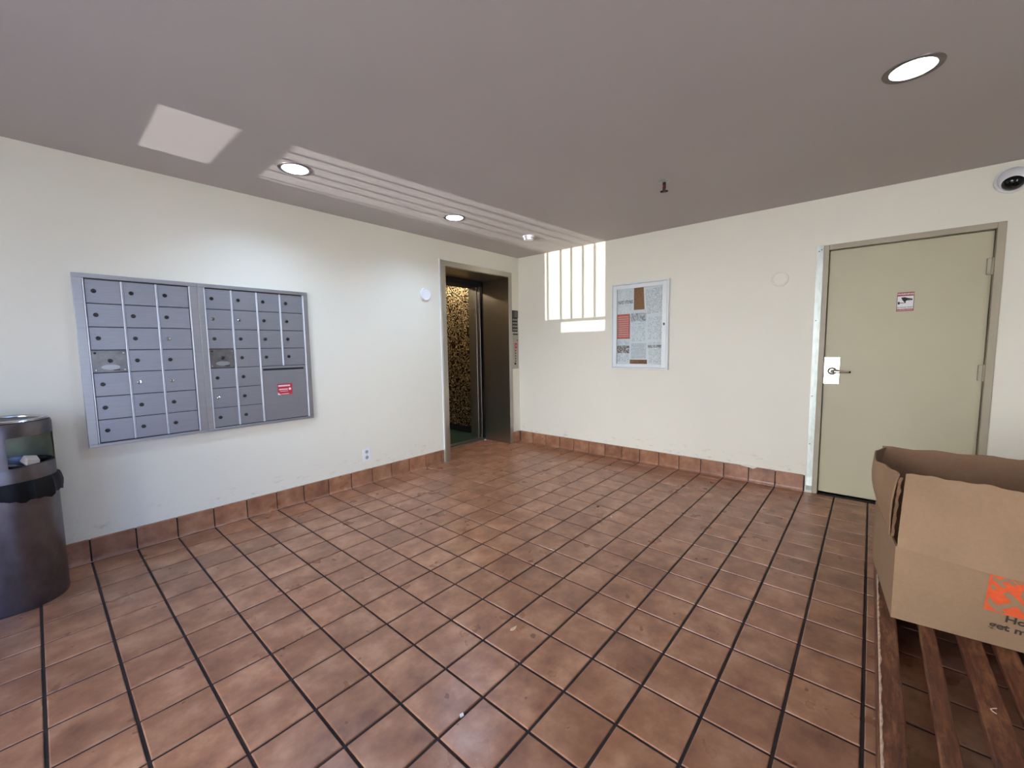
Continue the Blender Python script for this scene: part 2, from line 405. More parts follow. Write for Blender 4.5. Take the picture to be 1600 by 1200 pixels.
def seen(c):
    pts = [project((x, y, 0)) for x, y in ((c[0], c[1]), (c[2], c[1]), (c[2], c[3]), (c[0], c[3]))]
    if any(p is None for p in pts): return 0
    if max(p[0] for p in pts) < 0 or min(p[0] for p in pts) > 1600 or max(p[1] for p in pts) < 0 or min(p[1] for p in pts) > 1200: return 0
    pts = [(min(1600, max(0, p[0])), min(1200, max(0, p[1]))) for p in pts]
    a = 0
    for j in range(4): a += pts[j][0]*pts[(j+1) % 4][1]-pts[(j+1) % 4][0]*pts[j][1]
    mx, my = (c[0]+c[2])/2, (c[1]+c[3])/2
    if mx > -2.0 and my < -3.8: return 0                                          # under the pallet and the box
    return abs(a)/2
cells.sort(key=seen, reverse=True)
for c in cells[:300]:
    o = obj('tile', tile_mesh(c[2]-c[0], c[3]-c[1]), None, fl, ((c[0]+c[2])/2, (c[1]+c[3])/2, random.uniform(-0.0004, 0.0003)))
    o.rotation_euler = (random.uniform(-1, 1)*0.0022, random.uniform(-1, 1)*0.0022, random.uniform(-1, 1)*0.003)
b = B()
for c in cells[300:]:
    x0, y0, x1, y1 = c; e = 0.0025
    lo = [b.verts.new(v) for v in ((x0, y0, -0.012), (x1, y0, -0.012), (x1, y1, -0.012), (x0, y1, -0.012))]
    mi = [b.verts.new(v) for v in ((x0, y0, -e), (x1, y0, -e), (x1, y1, -e), (x0, y1, -e))]
    tp = [b.verts.new(v) for v in ((x0+e, y0+e, 0), (x1-e, y0+e, 0), (x1-e, y1-e, 0), (x0+e, y1-e, 0))]
    for j in range(4):
        k = (j+1) % 4; b.faces.new((lo[j], lo[k], mi[k], mi[j])); b.faces.new((mi[j], mi[k], tp[k], tp[j]))
    b.faces.new(tp)
rest = obj('tile_field', b, MT['tile'], fl); rest['kind'] = 'stuff'

# ------------------------------------------------------------------ cove base tiles
cmesh = {}
def cove_mesh(w):
    """cove base tile lying against a wall at y=0 with its face towards -y"""
    key = round(w, 3)
    if key not in cmesh:
        prof = [(0, 0.001), (-0.022, 0.001), (-0.0215, 0.004), (-0.016, 0.008), (-0.0125, 0.016), (-0.0112, 0.026), (-0.011, 0.138), (-0.009, 0.1425), (-0.005, 0.144), (0, 0.144)]
        b = B(); prism(b, prof, -w/2, w/2, 'YZ'); me = fin(b, 'cove_tile'); me.materials.append(MT['cove']); cmesh[key] = me
    return cmesh[key]
bl = struct(boxm('baseboard_left', (XW, -0.006, 0), (-1.345, -0.0005, 0.140), MT['grout']))
xs = [-1.347] + [XO-(m+5)*P-P*0 for m in range(0, 20)]
xs = [x for x in xs if x > XW]
for x1, x0 in zip(xs, xs[1:]):
    obj('cove_tile', cove_mesh(x1-x0-0.008), None, bl, ((x0+x1)/2, 0, 0))
b2 = struct(boxm('baseboard_lift', (-0.158, -0.006, 0), (-0.001, -0.0005, 0.140), MT['grout']))
obj('cove_tile', cove_mesh(0.128), None, b2, (-0.083, 0, 0))
br = struct(boxm('baseboard_right', (-0.006, -3.19, 0), (-0.0005, -0.001, 0.140), MT['grout']))
ys = [-0.012]+[YO-k*P for k in range(1, 16)]
for y1, y0 in zip(ys, ys[1:]):
    obj('cove_tile', cove_mesh(y1-y0-0.008), None, br, (0, (y0+y1)/2, 0), (0, 0, -math.pi/2))
# lump of broken plaster over the base by the door
b = B(); prism(b, [(-2.70, 0.143), (-2.74, 0.139), (-2.77, 0.135), (-2.80, 0.128), (-2.815, 0.136), (-2.83, 0.146), (-2.76, 0.152), (-2.70, 0.150)], -0.0135, -0.001, 'YZ')
obj('plaster_flake', b, MT['wall'], br)

# ------------------------------------------------------------------ recessed ceiling lamps
LL = ['recessed ceiling lamp above the mailboxes, glowing white', 'recessed ceiling lamp nearest the elevator, glowing white', 'large recessed ceiling lamp in front of the pale door, glowing white']
for (lx, ly, lr), lab in zip(LAMPS, LL):
    t = thing('recessed_lamp', lab, 'ceiling lamp', (lx, ly, H), 0, 'recessed ceiling lamps')
    lathem('trim_ring', [(lr-0.004, 0.004), (lr-0.006, -0.003), (lr+0.004, -0.006), (lr+0.016, -0.004), (lr+0.018, 0.0)], MT['trim_dark'], t)
    lathem('baffle', [(lr-0.004, 0.002), (lr-0.010, 0.025), (lr-0.020, 0.05), (lr-0.022, 0.06), (0.0001, 0.06)], MT['baffle'], t)
    lathem('lens', [(0.0001, 0.040), (lr-0.036, 0.043), (lr-0.028, 0.050), (lr-0.028, 0.059)], MT['lamp'] if ly > -2 else MT['lamp_dim'], t)

# ------------------------------------------------------------------ smoke alarm, sprinkler, camera, round plates, outlet
t = thing('smoke_detector', 'small white round smoke detector on the ceiling near the elevator', 'smoke detector', (-0.762, -0.785, H))
lathem('base', [(0.0001, 0), (0.062, 0), (0.062, -0.012), (0.056, -0.014), (0.0001, -0.014)], MT['white'], t)
lathem('cover', [(0.053, -0.014), (0.053, -0.030), (0.046, -0.042), (0.030, -0.046), (0.0001, -0.046)], MT['white'], t)
for a in range(10):
    an = a*math.pi/5; boxm('vent', (0.050*math.cos(an)-0.004, 0.050*math.sin(an)-0.004, -0.026), (0.050*math.cos(an)+0.004, 0.050*math.sin(an)+0.004, -0.020), MT['black'], t)
t = thing('sprinkler_head', 'dark pendent fire sprinkler head under the ceiling', 'sprinkler', (-1.241, -2.40, H))
lathem('escutcheon', [(0.0001, -0.006), (0.012, -0.008), (0.030, -0.004), (0.034, 0)], MT['galv'], t)
cylm('stem', (0, 0, -0.002), (0, 0, -0.022), 0.009, MT['lock'], t)
for s in (-1, 1):
    b = B()
    for (a0, c0), (a1, c1) in zip([(0.008, -0.02), (0.015, -0.03), (0.012, -0.044), (0.003, -0.05)], [(0.015, -0.03), (0.012, -0.044), (0.003, -0.05), (0.0, -0.052)]):
        cyl(b, (s*a0*0.7, s*a0*0.7, c0), (s*a1*0.7, s*a1*0.7, c1), 0.003, n=8)
    obj('frame_arm', b, MT['lock'], t)
cylm('bulb', (0, 0, -0.022), (0, 0, -0.046), 0.004, MT['dark_red'], t, 12)
b = B(); cyl(b, (0, 0, -0.052), (0, 0, -0.054), 0.012, n=20)
for a in range(10):
    an = a*math.pi/5; cyl(b, (0.010*math.cos(an), 0.010*math.sin(an), -0.053), (0.021*math.cos(an), 0.021*math.sin(an), -0.0545), 0.003, 0.002, 6)
obj('deflector', b, MT['lock'], t); t.scale = (1.3, 1.3, 1.3)
# dome camera on the right wall just under the ceiling
t = thing('security_camera', 'white dome security camera high on the wall above the pale door', 'camera', (0, -4.215, 2.318))
cylm('wall_plate', (0, 0, 0), (-0.022, 0, 0), 0.082, MT['white'], t, 40)
b = B(); bmesh.ops.create_uvsphere(b, u_segments=36, v_segments=20, radius=0.070, matrix=Matrix.Translation((-0.030, 0, 0)))
obj('housing', fin(b, 'housing', True), MT['white'], t)
ax = Vector((-0.72, 0.10, -0.69)).normalized(); rot = Vector((0, 0, 1)).rotation_difference(ax).to_matrix().to_4x4()
b = B(); lathe(b, [(0.050, 0.048), (0.050, 0.053), (0.046, 0.060), (0.034, 0.072), (0.018, 0.080), (0.0001, 0.083)], 32)
me = fin(b, 'dome', True); me.transform(Matrix.Translation((-0.030, 0, 0)) @ rot)
MT['dome'] = simple('black_glossy_dome', srgb(10, 9, 9), 0.06); obj('dome', me, MT['dome'], t)
b = B(); lathe(b, [(0.050, 0.046), (0.056, 0.047), (0.057, 0.052), (0.051, 0.055)], 32); me = fin(b, 'bezel', True); me.transform(Matrix.Translation((-0.030, 0, 0)) @ rot); obj('bezel', me, MT['white'], t)
# round blank plates
def round_plate(lab, mat, axis, loc, r, th):
    t = thing('round_cover_plate', lab, 'cover plate', loc, 0, 'round wall cover plates')
    lathem('rim', [(r*0.76, th*0.7), (r*0.84, th), (r*0.95, th*0.9), (r, th*0.4), (r, 0)], mat, t, 40, (0, 0, 0), axis)
    lathem('disc', [(0.0001, th*0.72), (r*0.77, th*0.70)], mat, t, 40, (0, 0, 0), axis)
round_plate('white round cover plate on the wall left of the elevator', MT['white'], 'Y', (-1.532, 0, 1.842), 0.066, 0.022)
round_plate('cream painted round cover plate on the wall left of the pale door', MT['wall'], 'X', (0, -2.947, 1.829), 0.064, 0.012)
# outlet
t = thing('wall_outlet', 'white duplex electrical outlet low on the mailbox wall', 'outlet', (-2.278, 0, 0.283))
boxm('cover_plate', (-0.038, -0.006, -0.062), (0.038, 0, 0.062), MT['white'], t, 0.003, 2)
for dz in (-0.027, 0.027):
    s_ = lathem('socket', [(0.0001, 0.0085), (0.015, 0.0085), (0.017, 0.006)], simple('grey_socket', srgb(176, 176, 180), 0.4) if dz < 0 else bpy.data.materials['grey_socket'] if 'grey_socket' in bpy.data.materials else MT['white'], t, 24, (0, 0, dz), 'Y')
    for dx in (-0.006, 0.006): boxm('slot', (dx-0.0018, -0.0092, dz-0.002), (dx+0.0018, -0.008, dz+0.009), MT['ink'], s_)
    cylm('ground_hole', (0, -0.0092, dz-0.009), (0, -0.008, dz-0.009), 0.0032, MT['ink'], s_, 12)
cylm('screw', (0, -0.0075, 0), (0, -0.004, 0), 0.003, MT['lock_bright'], t, 12)

# ------------------------------------------------------------------ mailboxes
ZR = [1.720, 1.576, 1.435, 1.295, 1.157, 1.012, 0.868, 0.728]
def lock_on(par, x, z, bright, y=-0.0175):
    l = lathem('lock', [(0.0001, 0.007), (0.008, 0.0075), (0.0115, 0.005), (0.0125, 0)], MT['lock_bright'] if bright else MT['lock'], par, 20, (x, y, z), 'Y')
    boxm('key_slot', (x-0.0014, y-0.0085, z-0.005), (x+0.0014, y-0.006, z+0.005), MT['black'], l)
def mail_unit(x_out0, x_out1, cols, label, x_in0, x_in1, big):
    u = thing('mailbox_unit', label, 'mailboxes', (x_out0, 0, 0.706), 0, 'wall mailbox units')
    ox, oz = x_out0, 0.706
    def bxl(n, lo, hi, mat, par=u, bev=0.0): return boxm(n, (lo[0]-ox, lo[1], lo[2]-oz), (hi[0]-ox, hi[1], hi[2]-oz), mat, par, bev)
    zt, zb = 1.749, 0.706
    bxl('back_panel', (x_in0, -0.010, zb+0.01), (x_in1, -0.0005, zt-0.01), MT['lock'])
    bxl('frame_top', (x_out0, -0.030, ZR[0]+0.004), (x_out1, -0.0005, zt), MT['alu_frame'], u, 0.0015)
    bxl('frame_bottom', (x_out0, -0.030, zb), (x_out1, -0.0005, ZR[-1]-0.004), MT['alu_frame'], u, 0.0015)
    bxl('frame_side', (x_out0, -0.030, ZR[-1]-0.004), (x_in0-0.007, -0.0005, ZR[0]+0.004), MT['alu_frame'], u, 0.0015)
    bxl('frame_side', (x_in1+0.007, -0.030, ZR[-1]-0.004), (x_out1, -0.0005, ZR[0]+0.004), MT['alu_frame'], u, 0.0015)
    for a, c in ((x_in0-0.006, x_in0-0.001), (x_in1+0.001, x_in1+0.006)):
        bxl('bead', (a, -0.033, ZR[-1]-0.002), (c, -0.001, ZR[0]+0.002), MT['alu_bright'], u, 0.001)
    for ci in range(1, len(cols)-1):
        zlo = ZR[4] if (big and ci == 3) else ZR[-1]
        bxl('mullion', (cols[ci]-0.0065, -0.026, zlo+0.002), (cols[ci]-0.0008, -0.002, ZR[0]-0.002), MT['alu_bright'], u, 0.001)
        bxl('mullion', (cols[ci]+0.0018, -0.022, zlo+0.002), (cols[ci]+0.0045, -0.002, ZR[0]-0.002), MT['alu_bright'], u, 0.001)
    shiny = {(0, 2, 2), (0, 4, 1), (0, 4, 2), (1, 1, 0), (1, 1, 1), (1, 5, 0)}
    for r in range(7):
        for c in range(len(cols)-1):
            if big and r >= 4 and c >= 2: continue
            x0, x1 = cols[c]+(0.0055 if c else 0.003), cols[c+1]-0.0065 if c < len(cols)-2 else cols[c+1]-0.003
            z1, z0 = ZR[r]-0.0022, ZR[r+1]+0.0022
            if r == 3 and c == 0:
                d = bxl('access_plate', (x0-0.002, -0.021, z0), (x1+0.003, -0.001, z1), MT['plate_dark'], u, 0.001)
                d['label'] = 'dark worn access plate with four screws'
                for sx in (x0+0.014, x1-0.014):
                    for sz in (z0+0.014, z1-0.016): lathem('screw', [(0.0001, 0.005), (0.004, 0.0045), (0.0065, 0.0015), (0.0065, 0)], MT['lock_bright'] if sx > x0+0.05 or sz < z0+0.05 else MT['lock'], d, 16, (sx-ox, -0.0205, sz-oz), 'Y')
                lock_on(d, (x0+x1)/2-ox, (z0+z1)/2+0.004-oz, False, -0.0205)
                b_ = B(); pts = [((x0+x1)/2-ox+0.042*math.cos(a*math.pi/12), (z0+z1)/2-0.036-oz+0.016*math.sin(a*math.pi/12)) for a in range(24)]
                prism(b_, pts, -0.0225, -0.0205, 'XZ'); obj('embossed_badge', b_, MT['alu_frame'], d)
                bxl('stamped_mark', ((x0+x1)/2+0.012, -0.0222, z0+0.010), ((x0+x1)/2+0.042, -0.0205, z0+0.015), MT['ink'], d)
                continue
            d = bxl('mailbox_door', (x0, -0.018, z0), (x1, -0.001, z1), MT['alu'], u, 0.0014)
            lock_on(d, x0+0.036-ox, (z0+z1)/2+0.002-oz, (int(big), r, c) in shiny)
    if big:
        d = bxl('outgoing_mail_door', (cols[2]+0.0055, -0.019, ZR[-1]+0.002), (cols[4]-0.003, -0.001, ZR[4]-0.002), MT['alu'], u, 0.0014)
        d['label'] = 'large plain outgoing mail door with a slot'
        bxl('letter_slot', (cols[2]+0.012, -0.0198, ZR[4]-0.034), (cols[4]-0.018, -0.0185, ZR[4]-0.019), MT['black'], d)
    return u
mail_unit(-4.095, -3.4975, [-4.046, -3.880, -3.715, -3.547], 'left wall mailbox unit with three columns of small doors', -4.046, -3.547, False)
mail_unit(-3.4965, -2.757, [-3.456, -3.295, -3.130, -2.966, -2.797], 'right wall mailbox unit with a large outgoing mail door and slot', -3.456, -2.797, True)
# red sticker on the big mail door
t = thing('warning_sticker', 'small red and white sticker on the large outgoing mail door', 'sticker', (-2.968, -0.0192, 0.968))
boxm('sheet', (-0.055, -0.0006, -0.044), (0.055, 0, 0.044), MT['red'], t)
for z0, z1, x0, x1 in ((0.022, 0.034, -0.050, 0.040), (-0.006, 0.004, -0.046, 0.020), (-0.040, -0.036, -0.030, 0.028), (-0.018, -0.015, -0.040, 0.024)):
    n = 9 if z1-z0 > 0.009 else 1
    for q in range(n):
        w = (x1-x0)/n; boxm('print_mark', (x0+q*w+0.0012, -0.0009, z0), (x0+(q+1)*w-0.0012, -0.0005, z1), MT['print_white'], t)
lathem('emblem', [(0.0001, 0.0009), (0.010, 0.0009), (0.010, 0.0005)], MT['print_white'], t, 20, (0.036, 0, 0.0), 'Y')
b = B(); prism(b, [(-0.055, -0.044), (-0.030, -0.044), (-0.055, -0.024)], -0.0010, -0.0005, 'XZ'); obj('torn_corner', b, MT['print_white'], t)

# ------------------------------------------------------------------ elevator entrance (deep stainless reveal), landing door, car
d2 = struct(empty('door_2', ((EX0+EX1)/2, 0, 0)), 'stainless steel elevator entrance frame with deep reveal')
ox = (EX0+EX1)/2
def dl(n, lo, hi, mat, bev=0.0, par=d2): return boxm(n, (lo[0]-ox, lo[1], lo[2]), (hi[0]-ox, hi[1], hi[2]), mat, par, bev)
dl('frame_post', (-1.332, -0.022, 0), (EX0, -0.0005, 2.168), MT['steel_frame'], 0.002)
dl('frame_post', (EX1, -0.022, 0), (-0.163, -0.0005, 2.168), MT['steel_frame'], 0.002)
dl('frame_head', (-1.332, -0.024, 2.168), (-0.163, -0.0005, 2.226), MT['steel_frame'], 0.002)
dl('reveal_panel', (EX1-0.004, -0.020, 0), (EX1+0.0, RD, EZ-0.002), MT['steel'])
dl('reveal_panel', (EX0, -0.020, 0), (EX0+0.004, RD, EZ-0.002), MT['steel'])
dl('reveal_head', (EX0+0.004, -0.020, EZ-0.004), (EX1-0.004, RD, EZ-0.0005), MT['steel'])
dl('corner_bead', (-1.338, -0.012, 0.144), (-1.333, -0.0005, 2.24), MT['white'], 0.001)
dl('sill', (EX0-0.1, RD-0.008, -0.02), (EX1+0.16, RD+0.075, 0.004), MT['steel_frame'], 0.002)
for gy in (RD+0.018, RD+0.045): dl('sill_groove', (EX0-0.1, gy, 0.0035), (EX1+0.16, gy+0.008, 0.0046), MT['black'])
# shaft enclosing the car
b = B()
bx(b, (-2.1, RD, -0.3), (-2.0, 2.5, 2.9)); bx(b, (0.35, RD, -0.3), (0.45, 2.5, 2.9)); bx(b, (-2.1, 2.4, -0.3), (0.45, 2.5, 2.9)); bx(b, (-2.1, RD, 2.8), (0.45, 2.5, 2.9)); bx(b, (-2.1, RD, -0.4), (0.45, 2.5, -0.3))
bx(b, (-2.1, RD, 2.53), (0.45, RD+0.02, 2.9))
struct(obj('wall_shaft', b, MT['dark']))
# open landing door leaf in its pocket, only its leading edge shows
ld = tag(boxm('landing_door', (-0.206, RD+0.008, 0.012), (0.30, RD+0.040, 2.15), MT['black'], None, 0.002), 'dark edge of the open sliding elevator door inside the right reveal', 'elevator door')
t = thing('elevator_car', 'elevator car with gold patterned wall and green floor, seen through the opening', 'elevator', (-0.75, RD+0.085, 0))
cx, cy = -0.75, RD+0.085
def cl(n, lo, hi, mat, bev=0.0, par=None): return boxm(n, (lo[0]-cx, lo[1]-cy, lo[2]), (hi[0]-cx, hi[1]-cy, hi[2]), mat, par or t, bev)
Y1 = 1.98
cl('floor', (-1.60, cy, -0.06), (0.0, Y1, 0.002), MT['green'])
cl('sill', (-1.35, cy, 0.002), (-0.10, cy+0.06, 0.006), MT['steel_frame'])
cl('side_wall', (-0.055, cy+0.23, 0.09), (-0.02, Y1, 2.32), MT['gold'])
cl('side_wall', (-1.62, cy, 0.09), (-1.585, Y1, 2.32), MT['gold'])
cl('back_wall', (-1.62, Y1-0.03, 0.09), (0.0, Y1, 2.32), MT['gold'])
cl('kick_plate', (-0.065, cy+0.23, 0.0), (-0.02, Y1-0.03, 0.10), MT['dark'], 0.002)
cl('kick_plate', (-1.62, Y1-0.04, 0.0), (-0.065, Y1-0.028, 0.10), MT['dark'])
cl('kick_plate', (-1.60, cy, 0.0), (-1.575, Y1-0.03, 0.10), MT['dark'])
cl('ceiling', (-1.62, cy, 2.30), (0.0, Y1, 2.34), MT['steel'])
cl('door_post', (-0.200, cy+0.075, 0.0), (-0.02, cy+0.232, 2.12), MT['steel_frame'], 0.003)
cl('door_post', (-1.62, cy+0.075, 0.0), (-1.29, cy+0.232, 2.12), MT['steel_frame'], 0.003)
cl('car_door_edge', (-0.196, cy+0.012, 0.008), (0.10, cy+0.062, 2.14), MT['steel'], 0.003)
cl('header', (-1.62, cy+0.004, 2.105), (0.0, cy+0.232, 2.30), MT['dark'])
cl('trim_strip', (-0.062, cy+0.232, 0.09), (-0.052, cy+0.262, 2.30), MT['steel'])
for q, (lx, ly) in enumerate(((-0.26, 1.12), (-0.26, 1.55), (-1.2, 1.3))):
    l = lathem('ceiling_light', [(0.0001, 2.293), (0.085, 2.293), (0.09, 2.300)], MT['car_lamp'], t, 32, (lx-cx, ly-cy, 0))

# ------------------------------------------------------------------ hall call panel and notice right of the elevator
t = thing('call_panel', 'narrow stainless elevator call panel with buttons between frame and corner', 'call panel', (-0.085, 0, 0.99))
boxm('face_plate', (-0.060, -0.008, 0.0), (0.060, 0, 0.480), MT['steel_frame'], t, 0.0015)
for z in (0.10, 0.135, 0.170, 0.205, 0.24): cylm('button', (-0.002, -0.008, z), (-0.002, -0.0115, z), 0.0085, MT['lock'] , t, 18)
cylm('key_switch', (-0.012, -0.008, 0.068), (-0.012, -0.016, 0.068), 0.014, MT['ink'], t, 20)
lathem('red_ring', [(0.016, 0.0085), (0.018, 0.0105), (0.026, 0.0105), (0.028, 0.0085)], MT['red'], t, 28, (0.010, 0, 0.305), 'Y')
boxm('red_bar', (-0.022, -0.0088, 0.270), (0.032, -0.0078, 0.278), MT['red'], t); boxm('red_bar', (-0.022, -0.0088, 0.332), (0.036, -0.0078, 0.338), MT['red'], t)
cylm('indicator', (0.036, -0.008, 0.375), (0.036, -0.011, 0.375), 0.009, MT['ink'], t, 18)
boxm('engraved_strip', (-0.050, -0.0088, 0.445), (0.050, -0.0078, 0.462), MT['ink_faded'], t)
t = thing('fire_notice', 'black pictogram notice above the elevator call panel', 'sign', (-0.085, 0, 1.475))
boxm('backing', (-0.056, -0.004, 0.0), (0.056, 0, 0.278), MT['ink'], t, 0.001)
boxm('upper_plate', (-0.060, -0.0055, 0.184), (0.060, -0.003, 0.280), simple('dark_sign_plate', srgb(58, 52, 46), 0.4), t)
for r in range(4):
    z0 = 0.012+r*0.043
    for c in range(3):
        x0 = -0.048+c*0.034; boxm('pictogram', (x0, -0.0048, z0+0.006), (x0+0.028, -0.0038, z0+0.030), simple('sign_grey_%d%d' % (r, c), srgb(150, 145, 132), 0.5), t)
for r in range(4): boxm('text_line', (-0.010, -0.0062, 0.200+r*0.019), (0.048, -0.0053, 0.206+r*0.019), bpy.data.materials['sign_grey_00'], t)

# ------------------------------------------------------------------ notice board with sheets behind glass
NB = thing('notice_board', 'white framed glass notice case full of posted sheets on the wall', 'notice board', (0, -1.686, 1.022))
y0, y1, zt = -0.318, 0.314, 0.922     # local: right and left edges, height
def nb(n, lo, hi, mat, bev=0.0, par=NB): return boxm(n, lo, hi, mat, par, bev)
nb('back_board', (-0.010, y0+0.01, 0.01), (-0.0005, y1-0.01, zt-0.01), MT['cork'])
for lo, hi in (((-0.046, y0, 0), (-0.0005, y0+0.016, zt)), ((-0.046, y1-0.016, 0), (-0.0005, y1, zt)), ((-0.046, y0+0.016, 0), (-0.0005, y1-0.016, 0.016)), ((-0.046, y0+0.016, zt-0.016), (-0.0005, y1-0.016, zt))):
    nb('case_side', lo, hi, MT['white_frame'], 0.002)
i0, i1 = y0+0.067, y1-0.064; k0, k1 = 0.057, zt-0.060
for lo, hi in (((-0.042, y0+0.0185, 0.0185), (-0.024, i0, zt-0.0185)), ((-0.042, i1, 0.0185), (-0.024, y1-0.0185, zt-0.0185)), ((-0.042, i0, 0.0185), (-0.024, i1, k0)), ((-0.042, i0, k1), (-0.024, i1, zt-0.0185))):
    nb('door_rail', lo, hi, MT['white_frame'], 0.0015)
nb('pane', (-0.032, i0-0.004, k0-0.004), (-0.029, i1+0.004, k1+0.004), MT['glass'])
boxm('lock', (-0.045, y0+0.036, zt*0.508-0.012), (-0.041, y0+0.053, zt*0.508+0.012), MT['lock'], NB, 0.002)
PW = srgb(243, 243, 245); IK = srgb(120, 120, 126)
# sheets: horizontal extent as fractions from the left edge of the window, heights from its bottom
SH = [('white printed sheet at the top left of the notice case', 'sheet', (-0.02, 0.37, 0.655, 1.01), paper_mat('sheet_a', PW, IK, 26, 0.42, (0.42, 0.55, srgb(182, 182, 188))), 0.00, 0),
      ('white printed sheet at the top right of the notice case', 'sheet', (0.60, 1.02, 0.635, 1.01), paper_mat('sheet_b', PW, IK, 22, 0.52), -0.06, 1),
      ('red flyer with pale lettering at the left of the notice case', 'flyer', (-0.02, 0.285, 0.345, 0.668), paper_mat('sheet_c', srgb(206, 86, 66), srgb(240, 190, 178), 11, 0.78), -0.01, 2),
      ('white sheet with a bold letterhead in the middle of the notice case', 'sheet', (0.29, 0.665, 0.27, 0.715), paper_mat('sheet_d', srgb(238, 238, 242), IK, 20, 0.45, (0.66, 0.90, srgb(190, 190, 197))), 0.0, 3),
      ('long printed sheet at the right side of the notice case', 'sheet', (0.645, 1.02, 0.30, 0.640), paper_mat('sheet_e', PW, IK, 22, 0.48), 0.01, 0),
      ('newspaper page with a dark photograph at the bottom left of the notice case', 'page', (-0.02, 0.295, 0.0, 0.335), paper_mat('sheet_f', srgb(238, 238, 242), srgb(50, 48, 50), 16, 0.5, (0.42, 0.72, srgb(120, 96, 92))), 0.01, 3),
      ('closely printed sheet at the lower middle of the notice case', 'sheet', (0.285, 0.69, 0.055, 0.30), paper_mat('sheet_g', srgb(238, 238, 242), IK, 24, 0.62), 0.0, 2),
      ('sheet with two bold lines at the bottom right of the notice case', 'sheet', (0.675, 1.02, 0.0, 0.31), paper_mat('sheet_h', PW, IK, 20, 0.5, (0.68, 0.80, srgb(170, 170, 176))), -0.01, 1)]
ww = i1-i0; hh = k1-k0
for lab, nm, (u0, u1, v0, v1), mat, tilt, lay in SH:
    w = (u1-u0)*ww; h = (v1-v0)*hh
    b = B(); nx = 5
    vs = [[b.verts.new((-0.0016*math.sin(j/6*math.pi)*(1+0.6*math.sin(i*1.7+u0*9)), w/2-w*i/nx, -h/2+h*j/6)) for j in range(7)] for i in range(nx+1)]
    for i in range(nx):
        for j in range(6): b.faces.new((vs[i][j], vs[i+1][j], vs[i+1][j+1], vs[i][j+1]))
    r = bmesh.ops.extrude_face_region(b, geom=list(b.faces)); bmesh.ops.translate(b, vec=(0.0004, 0, 0), verts=[v for v in r['geom'] if isinstance(v, bmesh.types.BMVert)])
    o = obj('posted_'+nm, b, mat, None, (-0.0115-0.0012*lay, -1.686+i1-(u0+u1)/2*ww, 1.022+k0+(v0+v1)/2*hh), (tilt, 0, 0))
    # keep sheets within the glazed bay
    tag(o, lab, 'flyer' if nm == 'flyer' else 'paper', 'sheets in the notice case')

# ------------------------------------------------------------------ pale door, frame, handle, hinges
d1 = struct(empty('door_1', (0, DY0, 0)), 'pale painted metal door with lever handle')
def d1b(n, lo, hi, mat, bev=0.0, par=d1): return boxm(n, (lo[0], lo[1]-DY0, lo[2]), (hi[0], hi[1]-DY0, hi[2]), mat, par, bev)
slab = d1b('door_slab', (0.030, DY1, 0.018), (0.075, DY0-0.004, DZ-0.004), MT['door_paint'], 0.002)
FX = -0.014
d1b('frame_jamb', (FX, DY0, 0.0), (0.028, DY0+0.036, DZ+0.04), MT['frame_paint'], 0.002)
d1b('frame_jamb', (FX, DY1-0.044, 0.0), (0.028, DY1-0.004, DZ+0.04), MT['frame_paint'], 0.002)
d1b('frame_head', (FX, DY1-0.004, DZ), (0.028, DY0, DZ+0.04), MT['frame_paint'], 0.002)
d1b('frame_stop', (0.028, DY0, 0.0), (0.16, DY0+0.036, DZ+0.04), MT['frame_paint'])
d1b('frame_stop', (0.028, DY1-0.044, 0.0), (0.16, DY1-0.004, DZ+0.04), MT['frame_paint'])
d1b('threshold', (0.004, DY1, 0.0), (0.10, DY0, 0.006), MT['lock'], 0.002)
for hz in (1.777, 1.053, 0.26):
    hg = d1b('hinge', (0.012, DY1+0.001, hz-0.055), (0.030, DY1+0.026, hz+0.055), MT['frame_paint'], 0.002)
    b = B(); cyl(b, (0.010, DY1-0.001-DY0, hz-0.058), (0.010, DY1-0.001-DY0, hz+0.058), 0.008, n=14); obj('knuckle', fin(b, 'knuckle', True), MT['frame_paint'], hg)
hd = d1b('handle_plate', (0.024, -3.383, 0.937), (0.030, -3.281, 1.157), MT['chrome'], 0.0015)
lathem('rosette', [(0.0001, 0.020), (0.018, 0.019), (0.028, 0.010), (0.032, 0.0)], MT['chrome'], hd, 32, (0.024, -3.336-DY0, 1.043), 'X')
b = B(); pts = [(-0.004, -3.336, 1.043, 0.014), (-0.026, -3.338, 1.043, 0.013), (-0.033, -3.352, 1.042, 0.0125), (-0.034, -3.385, 1.041, 0.0115), (-0.034, -3.430, 1.040, 0.0095), (-0.033, -3.444, 1.040, 0.0085)]
for a, c in zip(pts, pts[1:]): cyl(b, (a[0], a[1]-DY0, a[2]), (c[0], c[1]-DY0, c[2]), a[3], c[3], 14)
obj('lever', fin(b, 'lever', True), MT['chrome'], hd)
b = B(); cyl(b, (-0.033, -3.444-DY0, 1.040), (-0.032, -3.456-DY0, 1.040), 0.0085, n=14); obj('lever_tip', fin(b, 'lever_tip', True), MT['ink'], hd)
for sy, sz in ((-3.292, 0.947), (-3.372, 0.947), (-3.372, 1.147)): lathem('screw', [(0.0001, 0.003), (0.004, 0.002), (0.005, 0)], MT['lock'], hd, 12, (0.024, sy-DY0, sz), 'X')
d1b('strike_gap', (0.020, DY0-0.003, 0.99), (0.029, DY0-0.0002, 1.10), MT['black'])
